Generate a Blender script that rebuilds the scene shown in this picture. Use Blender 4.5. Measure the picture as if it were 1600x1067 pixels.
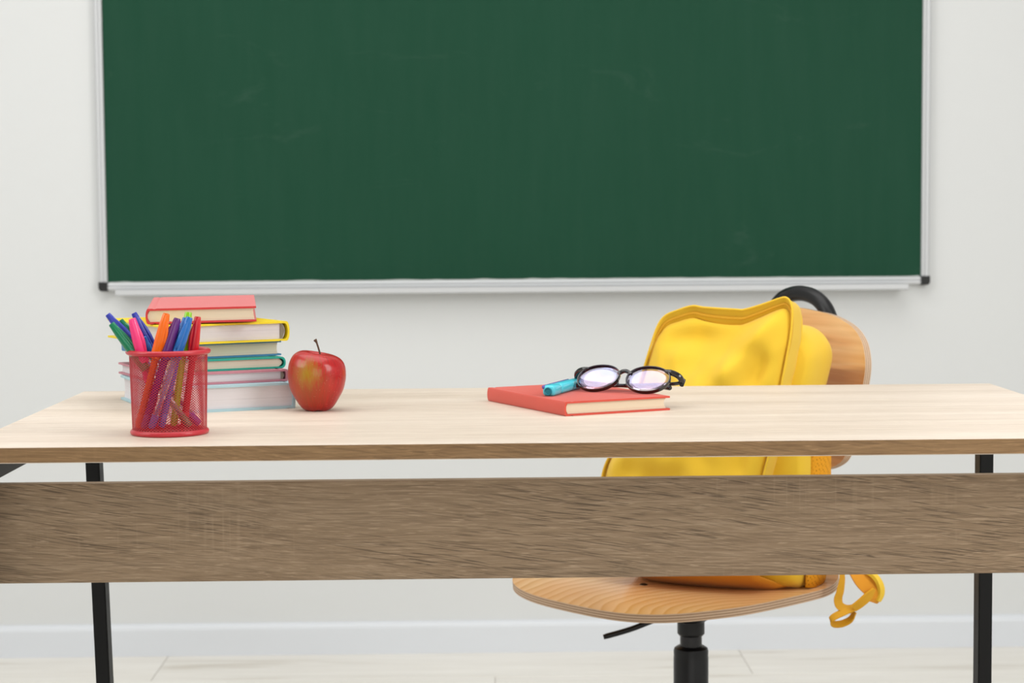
import bpy, bmesh, math, random
from mathutils import Vector, Matrix, noise
random.seed(7)
R = math.radians
C = bpy.context.scene.collection
S = bpy.context.scene
for o in list(bpy.data.objects): bpy.data.objects.remove(o)

# ------------------------------------------------------------------ camera
cam_d = bpy.data.cameras.new('camera'); cam = bpy.data.objects.new('camera', cam_d); C.objects.link(cam)
PIT, ROLL, YAW = 0.0668, -0.0071, 0.0181
Fv = Vector((math.sin(YAW)*math.cos(PIT), math.cos(YAW)*math.cos(PIT), -math.sin(PIT)))
Rt = Vector((math.cos(YAW), -math.sin(YAW), 0)); Up = Rt.cross(Fv)
R2 = Rt*math.cos(ROLL) + Up*math.sin(ROLL); U2 = -Rt*math.sin(ROLL) + Up*math.cos(ROLL)
M = Matrix((R2, U2, -Fv)).transposed().to_4x4(); M.translation = Vector((-0.0793, -2.1416, 0.9745))
cam.matrix_world = M
cam_d.sensor_width = 36; cam_d.lens = 2894.8*36/1600
cam_d.clip_start = 0.05; cam_d.clip_end = 50
cam_d.dof.use_dof = True; cam_d.dof.focus_distance = 2.10; cam_d.dof.aperture_fstop = 9.5
S.camera = cam
# ------------------------------------------------------------------ light and exposure
w = bpy.data.worlds.new('world'); S.world = w; w.use_nodes = True
w.node_tree.nodes['Background'].inputs[0].default_value = (1, 1, 1, 1)
w.node_tree.nodes['Background'].inputs[1].default_value = 0.6
S.view_settings.view_transform = 'Standard'; S.view_settings.look = 'None'
S.view_settings.gamma = 1; S.view_settings.use_curve_mapping = False
S.view_settings.exposure = -0.15
def area(name, loc, target, sx, sy, power, col=(1, 1, 1)):
    d = bpy.data.lights.new(name, 'AREA'); d.shape = 'RECTANGLE'; d.size = sx; d.size_y = sy
    d.energy = power; d.color = col
    o = bpy.data.objects.new(name, d); C.objects.link(o); o.location = loc
    o.rotation_euler = (Vector(target)-Vector(loc)).to_track_quat('-Z', 'Y').to_euler()
    return o
area('ceiling_light', (-0.3, 0.1, 2.84), (-0.3, 0.1, 0), 2.6, 2.2, 43, (1, 0.995, 0.985))
area('left_softbox', (-2.1, -0.6, 2.0), (0.0, 1.3, 0.3), 1.2, 1.2, 20, (1, 1, 1))
area('right_softbox', (1.65, -1.0, 1.75), (0.45, 0.1, 0.7), 0.9, 1.3, 31, (1, 0.995, 0.985))
area('front_fill', (0.2, -3.1, 1.3), (0.1, 0.5, 0.3), 2.4, 1.2, 15, (1, 1, 1))  # added fill behind the camera to brighten faces turned towards it

# ------------------------------------------------------------------ helpers
def link(name, me, mats, parent=None, smooth=False):
    if not isinstance(mats, (list, tuple)): mats = [mats]
    for m in mats: me.materials.append(m)
    o = bpy.data.objects.new(name, me); C.objects.link(o)
    if smooth:
        for p in me.polygons: p.use_smooth = True
    if parent: o.parent = parent
    return o
def obj(name, bm, mats, parent=None, smooth=False):
    me = bpy.data.meshes.new(name); bmesh.ops.recalc_face_normals(bm, faces=bm.faces)
    bm.to_mesh(me); bm.free(); return link(name, me, mats, parent, smooth)
def empty(name, loc=(0, 0, 0), rz=0):
    o = bpy.data.objects.new(name, None); C.objects.link(o); o.location = loc; o.rotation_euler = (0, 0, rz)
    o.empty_display_size = 0.05; return o
def tag(o, label=None, cat=None, group=None, kind=None):
    if label: o['label'] = label
    if cat: o['category'] = cat
    if group: o['group'] = group
    if kind: o['kind'] = kind
    return o
def add_box(bm, x0, x1, y0, y1, z0, z1, bev=0, seg=2):
    r = bmesh.ops.create_cube(bm, size=1)
    vs = r['verts']
    for v in vs:
        v.co = Vector(((x0+x1)/2+v.co.x*(x1-x0), (y0+y1)/2+v.co.y*(y1-y0), (z0+z1)/2+v.co.z*(z1-z0)))
    if bev:
        es = list({e for v in vs for e in v.link_edges})
        bmesh.ops.bevel(bm, geom=es, offset=bev, segments=seg, affect='EDGES', profile=0.5)
def box(name, x0, x1, y0, y1, z0, z1, m, parent=None, bev=0, seg=2):
    bm = bmesh.new(); add_box(bm, x0, x1, y0, y1, z0, z1, bev, seg); return obj(name, bm, m, parent)
def frame_at(d):
    d = d.normalized(); a = Vector((0, 0, 1)) if abs(d.z) < 0.9 else Vector((1, 0, 0))
    x = a.cross(d).normalized(); return x, d.cross(x)
def add_tube(bm, pts, rad, n=16, caps=True, closed=False):
    pts = [Vector(p) for p in pts]; rs = rad if isinstance(rad, (list, tuple)) else [rad]*len(pts)
    rings = []; px = None; N = len(pts)
    for i, p in enumerate(pts):
        if closed: d = pts[(i+1) % N]-pts[i-1]
        else: d = pts[min(i+1, N-1)]-pts[max(i-1, 0)]
        d.normalize()
        if px is None: x, y = frame_at(d)
        else: x = (px-d*px.dot(d)).normalized(); y = d.cross(x)
        px = x
        rings.append([bm.verts.new(p+(x*math.cos(2*math.pi*k/n)+y*math.sin(2*math.pi*k/n))*rs[i]) for k in range(n)])
    for i in range(N if closed else N-1):
        a, b = rings[i], rings[(i+1) % N]
        for k in range(n): bm.faces.new((a[k], a[(k+1) % n], b[(k+1) % n], b[k]))
    if caps and not closed:
        bm.faces.new(rings[0][::-1]); bm.faces.new(rings[-1])
def tube(name, pts, rad, m, parent=None, n=16, closed=False):
    bm = bmesh.new(); add_tube(bm, pts, rad, n, closed=closed)
    o = obj(name, bm, m, parent, True); sharp(o); return o
def sharp(o, ang=35):
    me = o.data
    try: me.set_sharp_from_angle(angle=R(ang))
    except Exception: pass
def add_lathe(bm, prof, n=32, c=(0, 0, 0)):
    rings = []
    for r, z in prof:
        if r < 1e-6: rings.append([bm.verts.new((c[0], c[1], c[2]+z))])
        else: rings.append([bm.verts.new((c[0]+r*math.cos(2*math.pi*k/n), c[1]+r*math.sin(2*math.pi*k/n), c[2]+z)) for k in range(n)])
    for a, b in zip(rings, rings[1:]):
        for k in range(n):
            k2 = (k+1) % n
            if len(a) == 1 and len(b) > 1: bm.faces.new((a[0], b[k2], b[k]))
            elif len(b) == 1 and len(a) > 1: bm.faces.new((a[k], a[k2], b[0]))
            elif len(a) > 1: bm.faces.new((a[k], a[k2], b[k2], b[k]))
def spline(pts, n=8, closed=False):
    pts = [Vector(p) for p in pts]; N = len(pts); out = []
    for i in range(N if closed else N-1):
        g = lambda k: pts[k % N] if closed else pts[max(0, min(N-1, k))]
        p0, p1, p2, p3 = g(i-1), g(i), g(i+1), g(i+2)
        for j in range(n):
            t = j/n
            out.append(0.5*((2*p1)+(p2-p0)*t+(2*p0-5*p1+4*p2-p3)*t*t+(3*p1-p0-3*p2+p3)*t**3))
    if not closed: out.append(pts[-1])
    return out

# ------------------------------------------------------------------ materials
def mat(name, col=(0.8, 0.8, 0.8), rough=0.5, metal=0, spec=0.5, bump=0, bscale=200, coat=0, trans=0, ior=1.45, sheen=0, sub=0, var=0, vscale=6):
    m = bpy.data.materials.new(name); m.use_nodes = True; nt = m.node_tree; b = nt.nodes['Principled BSDF']
    b.inputs['Base Color'].default_value = (*col, 1); b.inputs['Roughness'].default_value = rough
    b.inputs['Metallic'].default_value = metal; b.inputs['Specular IOR Level'].default_value = spec
    b.inputs['Coat Weight'].default_value = coat; b.inputs['Transmission Weight'].default_value = trans
    b.inputs['IOR'].default_value = ior; b.inputs['Sheen Weight'].default_value = sheen
    tc = nt.nodes.new('ShaderNodeTexCoord')
    if var:
        nz = nt.nodes.new('ShaderNodeTexNoise'); nz.inputs['Scale'].default_value = vscale; nz.inputs['Detail'].default_value = 4
        nt.links.new(tc.outputs['Object'], nz.inputs['Vector'])
        mx = nt.nodes.new('ShaderNodeMix'); mx.data_type = 'RGBA'
        mx.inputs[6].default_value = tuple(c*(1-var) for c in col)+(1,); mx.inputs[7].default_value = tuple(min(1, c*(1+var)) for c in col)+(1,)
        nt.links.new(nz.outputs['Fac'], mx.inputs[0]); nt.links.new(mx.outputs[2], b.inputs['Base Color'])
    if bump:
        nz = nt.nodes.new('ShaderNodeTexNoise'); nz.inputs['Scale'].default_value = bscale; nz.inputs['Detail'].default_value = 3
        nt.links.new(tc.outputs['Object'], nz.inputs['Vector'])
        bp = nt.nodes.new('ShaderNodeBump'); bp.inputs['Strength'].default_value = bump; bp.inputs['Distance'].default_value = 0.001
        nt.links.new(nz.outputs['Fac'], bp.inputs['Height']); nt.links.new(bp.outputs['Normal'], b.inputs['Normal'])
    return m
class NT:
    def __init__(s, name):
        s.m = bpy.data.materials.new(name); s.m.use_nodes = True; s.nt = s.m.node_tree; s.b = s.nt.nodes['Principled BSDF']
        s.tc = s.nt.nodes.new('ShaderNodeTexCoord')
    def l(s, a, b): s.nt.links.new(a, b)
    def mapping(s, scale=(1, 1, 1), rot=(0, 0, 0), loc=(0, 0, 0), src=None):
        n = s.nt.nodes.new('ShaderNodeMapping'); n.inputs['Scale'].default_value = scale
        n.inputs['Rotation'].default_value = rot; n.inputs['Location'].default_value = loc
        s.l(src or s.tc.outputs['Object'], n.inputs['Vector']); return n.outputs[0]
    def noise(s, vec, scale=1, detail=4, rough=0.5, dist=0):
        n = s.nt.nodes.new('ShaderNodeTexNoise'); n.inputs['Scale'].default_value = scale; n.inputs['Detail'].default_value = detail
        n.inputs['Roughness'].default_value = rough; n.inputs['Distortion'].default_value = dist
        s.l(vec, n.inputs['Vector']); return n.outputs['Fac']
    def ramp(s, fac, stops, const=False):
        n = s.nt.nodes.new('ShaderNodeValToRGB'); e = n.color_ramp.elements
        if const: n.color_ramp.interpolation = 'CONSTANT'
        while len(e) > 1: e.remove(e[0])
        e[0].position = stops[0][0]; e[0].color = (*stops[0][1], 1)
        for p, c in stops[1:]:
            k = e.new(p); k.color = (*c, 1)
        s.l(fac, n.inputs[0]); return n.outputs[0]
    def mix(s, fac, a, b, mode='MIX'):
        n = s.nt.nodes.new('ShaderNodeMix'); n.data_type = 'RGBA'; n.blend_type = mode
        for k, v in ((0, fac), (6, a), (7, b)):
            if isinstance(v, (int, float)): n.inputs[k].default_value = v
            elif isinstance(v, tuple): n.inputs[k].default_value = (*v, 1)
            else: s.l(v, n.inputs[k])
        return n.outputs[2]
    def math(s, op, a, b=0.0):
        n = s.nt.nodes.new('ShaderNodeMath'); n.operation = op
        for k, v in ((0, a), (1, b)):
            if isinstance(v, (int, float)): n.inputs[k].default_value = v
            else: s.l(v, n.inputs[k])
        return n.outputs[0]
    def vadd(s, a, b):
        n = s.nt.nodes.new('ShaderNodeVectorMath'); n.operation = 'ADD'; s.l(a, n.inputs[0]); s.l(b, n.inputs[1]); return n.outputs[0]
    def comb(s, x=0, y=0, z=0):
        n = s.nt.nodes.new('ShaderNodeCombineXYZ')
        for k, v in enumerate((x, y, z)):
            if isinstance(v, (int, float)): n.inputs[k].default_value = v
            else: s.l(v, n.inputs[k])
        return n.outputs[0]
    def bump(s, h, strength=0.2, dist=0.001):
        n = s.nt.nodes.new('ShaderNodeBump'); n.inputs['Strength'].default_value = strength; n.inputs['Distance'].default_value = dist
        s.l(h, n.inputs['Height']); s.l(n.outputs[0], s.b.inputs['Normal'])
    def fin(s, col=None, rough=0.5, spec=0.5):
        if col is not None: s.l(col, s.b.inputs['Base Color'])
        s.b.inputs['Roughness'].default_value = rough; s.b.inputs['Specular IOR Level'].default_value = spec
        return s.m
def oak(name, dark, mid, light, rough, axis='y', pore=0.6, spec=0.4, grainy=1.0):
    # light oak laminate, grain along x; 'axis' is the second in-plane axis
    k = NT(name); ay = axis == 'y'
    def sc(a, b): return (a, b, b) if True else None
    low = k.noise(k.mapping(sc(1.3, 5)), 1, 2)
    warp = k.math('MULTIPLY', k.math('SUBTRACT', low, 0.5), 0.07)
    wv = k.vadd(k.tc.outputs['Object'], k.comb(0, warp, warp))
    fine = k.noise(k.mapping(sc(18, 520), src=wv), 1, 5, 0.65)
    mids = k.noise(k.mapping(sc(5, 130), src=wv), 1, 4, 0.6)
    bands = k.noise(k.mapping(sc(1.0, 26), src=wv), 1, 3, 0.55)
    c = k.ramp(bands, [(0.28, dark), (0.5, mid), (0.72, light)])
    c = k.mix(0.38*grainy, c, k.ramp(mids, [(0.34, tuple(v*0.80 for v in dark)), (0.5, mid), (0.66, light)]))
    c = k.mix(0.50*grainy, c, k.ramp(fine, [(0.33, tuple(v*0.66 for v in dark)), (0.5, mid), (0.68, tuple(min(1, v*1.2) for v in light))]))
    # dark open pores, short strokes slightly aslant to the grain
    rv = k.mapping((1, 1, 1), rot=((0, 0, R(5)) if ay else (0, R(-8), 0)), src=wv)
    pr = k.noise(k.mapping((24, 850, 1) if ay else (24, 1, 850), loc=(3, 1, 2), src=rv), 1, 1, 0.4)
    pm = k.ramp(pr, [(0.0, (0, 0, 0)), (0.58, (0, 0, 0)), (0.65, (1, 1, 1))])
    mask = k.ramp(k.noise(k.mapping(sc(3.5, 15)), 1, 2), [(0.34, (0, 0, 0)), (0.54, (1, 1, 1))])
    c = k.mix(k.math('MULTIPLY', k.math('MULTIPLY', pm, mask), pore), c, tuple(v*0.48 for v in dark))
    # fine pale flecks
    fl_ = k.ramp(k.noise(k.mapping(sc(45, 700), loc=(9, 4, 6), src=wv), 1, 2, 0.5), [(0.60, (0, 0, 0)), (0.70, (1, 1, 1))])
    c = k.mix(k.math('MULTIPLY', fl_, 0.45*grainy), c, tuple(min(1, v*1.45) for v in light))
    # cross-wise saw marks
    saw = k.noise(k.mapping((260, 5, 5)), 1, 1)
    sm = k.ramp(saw, [(0.60, (0, 0, 0)), (0.75, (1, 1, 1))])
    m2 = k.ramp(k.noise(k.mapping((2.2, 16, 16), loc=(5, 5, 5)), 1, 2), [(0.5, (0, 0, 0)), (0.66, (1, 1, 1))])
    c = k.mix(k.math('MULTIPLY', k.math('MULTIPLY', sm, m2), 0.16*grainy), c, tuple(min(1, v*1.4) for v in light))
    k.bump(fine, 0.25, 0.0004)
    return k.fin(c, rough, spec)
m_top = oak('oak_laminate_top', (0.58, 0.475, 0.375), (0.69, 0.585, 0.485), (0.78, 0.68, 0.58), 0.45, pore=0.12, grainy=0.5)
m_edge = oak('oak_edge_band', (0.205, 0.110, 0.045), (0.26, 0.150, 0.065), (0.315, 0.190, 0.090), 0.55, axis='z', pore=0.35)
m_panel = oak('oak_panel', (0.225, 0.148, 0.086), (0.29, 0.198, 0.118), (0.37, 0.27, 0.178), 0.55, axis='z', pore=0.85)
m_black = mat('black_powder_coat', (0.006, 0.006, 0.006), 0.5, spec=0.25, bump=0.1, bscale=900)
m_plastic = mat('black_plastic', (0.008, 0.008, 0.009), 0.35, spec=0.4, bump=0.05, bscale=500)
m_wall = mat('wall_paint', (0.705, 0.715, 0.71), 0.85, spec=0.2, bump=0.06, bscale=350)
m_ceil = mat('ceiling_paint', (0.85, 0.85, 0.85), 0.9, spec=0.2)
m_base = mat('baseboard_white', (0.72, 0.745, 0.78), 0.4, spec=0.4)
m_alu = mat('brushed_aluminium', (0.60, 0.61, 0.62), 0.5, metal=0.25, bump=0.05, bscale=600)
m_cap = mat('corner_cap_plastic', (0.01, 0.01, 0.01), 0.5)
def board_mat():
    k = NT('green_chalkboard')
    n1 = k.noise(k.mapping((1.6, 1.6, 1.6)), 1, 5, 0.6, 0.6)
    n2 = k.noise(k.mapping((30, 1, 4), rot=(0, R(20), 0)), 1, 3, 0.6)
    c = k.mix(n1, (0.0080, 0.052, 0.027), (0.0110, 0.063, 0.034))
    c = k.mix(k.math('MULTIPLY', n2, 0.06), c, (0.14, 0.22, 0.18))
    # faint chalk dust left by the sponge
    sm = k.ramp(k.noise(k.mapping((3, 3, 9)), 1, 6, 0.7, 1.5), [(0.60, (0, 0, 0)), (0.8, (1, 1, 1))])
    c = k.mix(k.math('MULTIPLY', sm, 0.06), c, (0.3, 0.38, 0.34))
    k.bump(k.noise(k.tc.outputs['Object'], 700, 2), 0.1, 0.0004)
    return k.fin(c, 0.6, 0.1)
m_board = board_mat()
def floor_mat():
    k = NT('pale_laminate_plank')
    oi = k.nt.nodes.new('ShaderNodeObjectInfo')
    off = k.comb(k.math('MULTIPLY', oi.outputs['Random'], 40), k.math('MULTIPLY', oi.outputs['Random'], 17), 0)
    v = k.vadd(k.tc.outputs['Object'], off)
    n = k.noise(k.mapping((1.5, 16, 16), src=v), 1, 4, 0.55, 0.5)
    f = k.noise(k.mapping((6, 90, 90), src=v), 1, 3)
    c = k.ramp(n, [(0.3, (0.58, 0.535, 0.46)), (0.42, (0.78, 0.755, 0.70)), (0.7, (0.85, 0.83, 0.78))])
    c = k.mix(0.25, c, k.ramp(f, [(0.35, (0.72, 0.68, 0.62)), (0.6, (0.86, 0.83, 0.78))]))
    return k.fin(c, 0.5, 0.3)
m_floor = floor_mat()
m_sub = mat('plank_joint', (0.45, 0.42, 0.37), 0.8)

# ------------------------------------------------------------------ room
X0, X1, Y0, Y1, H = -2.6, 2.6, -3.4, 1.979, 2.9
def wallbox(name, *a, m=m_wall): o = box(name, *a, m); o['kind'] = 'structure'; return o
wallbox('wall_back', X0-0.1, X1+0.1, Y1, Y1+0.1, -0.02, H)
wallbox('wall_left', X0-0.1, X0, Y0, Y1, -0.02, H)
wallbox('wall_right', X1, X1+0.1, Y0, Y1, -0.02, H)
wallbox('wall_front', X0-0.1, X1+0.1, Y0-0.1, Y0, -0.02, H)
wallbox('ceiling', X0-0.1, X1+0.1, Y0-0.1, Y1+0.1, H, H+0.1, m=m_ceil)
fl = wallbox('floor', X0-0.1, X1+0.1, Y0-0.1, Y1+0.1, -0.03, -0.0015, m=m_sub)
PW, PL = 0.235, 1.28
bm = bmesh.new(); add_box(bm, 0.0006, PL-0.0006, 0.0006, PW-0.0006, -0.0014, 0, 0.0006, 1)
pme = bpy.data.meshes.new('plank'); bm.to_mesh(pme); bm.free(); pme.materials.append(m_floor)
row = 0; y = Y1-PW
while y > Y0-PW:
    x = X0 - ((row*0.43+0.578) % 1)*PL
    while x < X1:
        xa = max(x, X0); xb = min(x+PL, X1); ya = max(y, Y0); yb = min(y+PW, Y1)
        if xb-xa > 0.05 and yb-ya > 0.02:
            o = bpy.data.objects.new('plank', pme); C.objects.link(o); o.parent = fl
            o.location = (xa, ya, 0); o.scale = ((xb-xa)/PL, (yb-ya)/PW, 1)
        x += PL
    y -= PW; row += 1
def baseboard(name, a, b):
    # profile extruded between two points along the wall foot; profile: depth d (towards room), height
    a = Vector(a); b = Vector(b); d = (b-a).normalized(); nrm = Vector((d.y, -d.x, 0))
    prof = [(0, 0), (0.015, 0), (0.015, 0.058), (0.0135, 0.063), (0.010, 0.067), (0.006, 0.0695), (0, 0.071)]
    bm = bmesh.new(); A = [bm.verts.new(a+nrm*p+Vector((0, 0, q))) for p, q in prof]; B = [bm.verts.new(b+nrm*p+Vector((0, 0, q))) for p, q in prof]
    n = len(prof)
    for i in range(n): bm.faces.new((A[i], A[(i+1) % n], B[(i+1) % n], B[i]))
    bm.faces.new(A); bm.faces.new(B[::-1])
    o = obj(name, bm, m_base); o['kind'] = 'structure'; return o
baseboard('baseboard_back', (X0, Y1, 0), (X1, Y1, 0))
baseboard('baseboard_left', (X0, Y0, 0), (X0, Y1-0.016, 0))
baseboard('baseboard_right', (X1, Y1-0.016, 0), (X1, Y0, 0))

# ------------------------------------------------------------------ chalkboard
bl, br, bz, bt = -0.897, 0.906, 0.8375, 2.02
cb = empty('chalkboard', (0, Y1, bz))
tag(cb, 'large green chalkboard in a thin aluminium frame on the white wall', 'chalkboard')
def loc_box(name, x0, x1, y0, y1, z0, z1, m, par, bev=0):
    return box(name, x0, x1, y0-Y1, y1-Y1, z0-bz, z1-bz, m, par, bev)
F_ = 0.018
loc_box('writing_surface', bl-0.004, br+0.004, Y1-0.012, Y1-0.001, bz-0.004, bt+0.004, m_board, cb)
def rail(name, a, b, side):
    # slightly convex frame profile between a and b; side = outward direction in the wall plane
    a = Vector(a); b = Vector(b); s = Vector(side); d = (b-a).normalized()
    prof = [(0.0, 0.012), (0.0, 0.0165), (0.002, 0.019), (0.006, 0.0205), (0.008, 0.0185), (0.010, 0.0205), (0.014, 0.0205), (0.0170, 0.018), (F_, 0.014), (F_, 0.001), (0.0, 0.001)]
    bm = bmesh.new(); n = len(prof); o3 = Vector((0, Y1, bz))
    A = [bm.verts.new(a+s*p+Vector((0, -q, 0))-Vector((0, 0, bz))) for p, q in prof]
    B = [bm.verts.new(b+s*p+Vector((0, -q, 0))-Vector((0, 0, bz))) for p, q in prof]
    for i in range(n): bm.faces.new((A[i], A[(i+1) % n], B[(i+1) % n], B[i]))
    bm.faces.new(A); bm.faces.new(B[::-1])
    return obj(name, bm, m_alu, cb)
rail('frame_rail', (bl, 0, bz), (bl, 0, bt), (-1, 0, 0))
rail('frame_rail', (br, 0, bz), (br, 0, bt), (1, 0, 0))
rail('frame_rail', (bl, 0, bz), (br, 0, bz), (0, 0, -1))
rail('frame_rail', (bl, 0, bt), (br, 0, bt), (0, 0, 1))
for sx, xx in ((-1, bl), (1, br)):
    for sz, zz in ((-1, bz), (1, bt)):
        bm = bmesh.new()
        pts = [(-0.001, -0.001), (-0.001, F_+0.001)]
        for k in range(7):
            a = R(90)*k/6; rr = 0.008; pts.append((F_+0.001-rr+rr*math.sin(a), F_+0.001-rr+rr*math.cos(a)))
        pts.append((F_+0.001, -0.001))
        A = [bm.verts.new((xx+sx*p, -0.0225, zz-bz+sz*q)) for p, q in pts]; B = [bm.verts.new((xx+sx*p, -0.0005, zz-bz+sz*q)) for p, q in pts]
        n = len(pts)
        for i in range(n): bm.faces.new((A[i], A[(i+1) % n], B[(i+1) % n], B[i]))
        bm.faces.new(A); bm.faces.new(B)
        bmesh.ops.recalc_face_normals(bm, faces=bm.faces)
        obj('corner_cap', bm, m_cap, cb)['label'] = 'black plastic corner cap'
bm = bmesh.new(); prev = None
for i in range(361):
    x = bl+0.004+(br-bl-0.008)*i/360
    h = 0.0010+0.0035*max(0, noise.noise(Vector((x*22, 3.3, 0.5))))**1.4+0.0045*max(0, noise.noise(Vector((x*9, 7.3, 2.5)))-0.25)
    ring = [bm.verts.new((x, -0.0122, -0.0004)), bm.verts.new((x, -0.0138, -0.0004)), bm.verts.new((x, -0.0132, h*0.7)), bm.verts.new((x, -0.0121, h))]
    if prev:
        for k_ in range(4): bm.faces.new((prev[k_], prev[(k_+1) % 4], ring[(k_+1) % 4], ring[k_]))
    prev = ring
obj('edge_sealant', bm, mat('grey_sealant', (0.52, 0.56, 0.53), 0.7), cb, True)
# chalk tray: shallow L with a turned-up lip
bm = bmesh.new()
prof = [(0.001, -0.0185), (0.052, -0.0205), (0.056, -0.0190), (0.058, -0.0150), (0.060, -0.0150), (0.060, -0.0255), (0.055, -0.0285), (0.001, -0.0265)]
A = [bm.verts.new((-0.872, -p, q)) for p, q in prof]; B = [bm.verts.new((0.868, -p, q)) for p, q in prof]
n = len(prof)
for i in range(n): bm.faces.new((A[i], A[(i+1) % n], B[(i+1) % n], B[i]))
bm.faces.new(A); bm.faces.new(B)
obj('chalk_tray', bm, m_alu, cb)

# ------------------------------------------------------------------ desk
desk = empty('desk', (0, 0, 0))
tag(desk, 'long light oak desk with black metal legs and a wooden modesty panel', 'desk')
bm = bmesh.new(); add_box(bm, -0.6, 0.6, -0.3, 0.3, 0.7335, 0.75, 0.0008, 1)
dt = obj('desktop', bm, [m_top, m_edge], desk)
for p in dt.data.polygons:
    if abs(p.normal.z) < 0.5: p.material_index = 1
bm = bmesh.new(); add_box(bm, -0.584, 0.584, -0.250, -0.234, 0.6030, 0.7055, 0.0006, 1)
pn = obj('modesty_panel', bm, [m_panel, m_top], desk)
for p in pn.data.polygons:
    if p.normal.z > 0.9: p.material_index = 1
def bar(name, a, b, sx, sy, par=desk, m=m_black):
    # square bar from a to b with section sx (world x) by sy
    a = Vector(a); b = Vector(b); bm = bmesh.new()
    d = (b-a).normalized()
    ux = Vector((1, 0, 0)) if abs(d.x) < 0.9 else Vector((0, 0, 1))
    ux = (ux-d*ux.dot(d)).normalized(); uy = d.cross(ux)
    q = [(-1, -1), (1, -1), (1, 1), (-1, 1)]
    A = [bm.verts.new(a+ux*i*sx/2+uy*j*sy/2) for i, j in q]; B = [bm.verts.new(b+ux*i*sx/2+uy*j*sy/2) for i, j in q]
    for i in range(4): bm.faces.new((A[i], A[(i+1) % 4], B[(i+1) % 4], B[i]))
    bm.faces.new(A[::-1]); bm.faces.new(B)
    bmesh.ops.bevel(bm, geom=list(bm.edges), offset=0.0012, segments=2, affect='EDGES')
    return obj(name, bm, m, par)
for s, xt, xb in ((-1, -0.5828, -0.5638), (1, 0.5835, 0.5845)):
    lr = bar('leg', (xt, 0.265, 0.731), (xb, 0.265, 0.006), 0.018, 0.026)
    xf = s*0.5850; lf = bar('leg', (xf, -0.266, 0.731), (xf, -0.266, 0.006), 0.018, 0.026)
    bar('side_rail', (xt+(-0.001 if s < 0 else 0), -0.252, 0.7205), (xt, 0.252, 0.7205), 0.026, 0.018)
    for xq, yy, par in ((xb, 0.265, lr), (xf, -0.266, lf)):
        box('foot_pad', xq-0.009, xq+0.009, yy-0.013, yy+0.013, 0, 0.0062, m_plastic, par, 0.001, 1)
bar('cross_rail', (-0.574, 0.265, 0.7225), (0.574, 0.265, 0.7225), 0.018, 0.018)

# ------------------------------------------------------------------ books
def paper_mat(name, col, lines=0.12):
    k = NT(name)
    n = k.noise(k.mapping((3, 3, 1600)), 1, 2, 0.6)
    n2 = k.noise(k.mapping((5, 5, 260), loc=(1, 2, 3)), 1, 2)
    c = k.mix(n, tuple(v*(1-lines) for v in col), tuple(min(1, v*1.05) for v in col))
    c = k.mix(k.math('MULTIPLY', k.ramp(n2, [(0.66, (0, 0, 0)), (0.74, (1, 1, 1))]), 0.3), c, tuple(v*0.55 for v in col))
    k.bump(n, 0.3, 0.0005)
    return k.fin(c, 0.9, 0.1)
p_cream = paper_mat('cream_pages', (0.80, 0.68, 0.50)); p_white = paper_mat('white_pages', (0.76, 0.73, 0.745)); p_ivory = paper_mat('ivory_pages', (0.74, 0.69, 0.55))
def cloth_cover(name, col, rough=0.45, coat=0.0): return mat(name, col, rough, bump=0.25, bscale=1300, var=0.07, vscale=25, sheen=coat)
m_dark = mat('binding_gauze', (0.26, 0.23, 0.18), 0.9, bump=0.3, bscale=1500)
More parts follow.
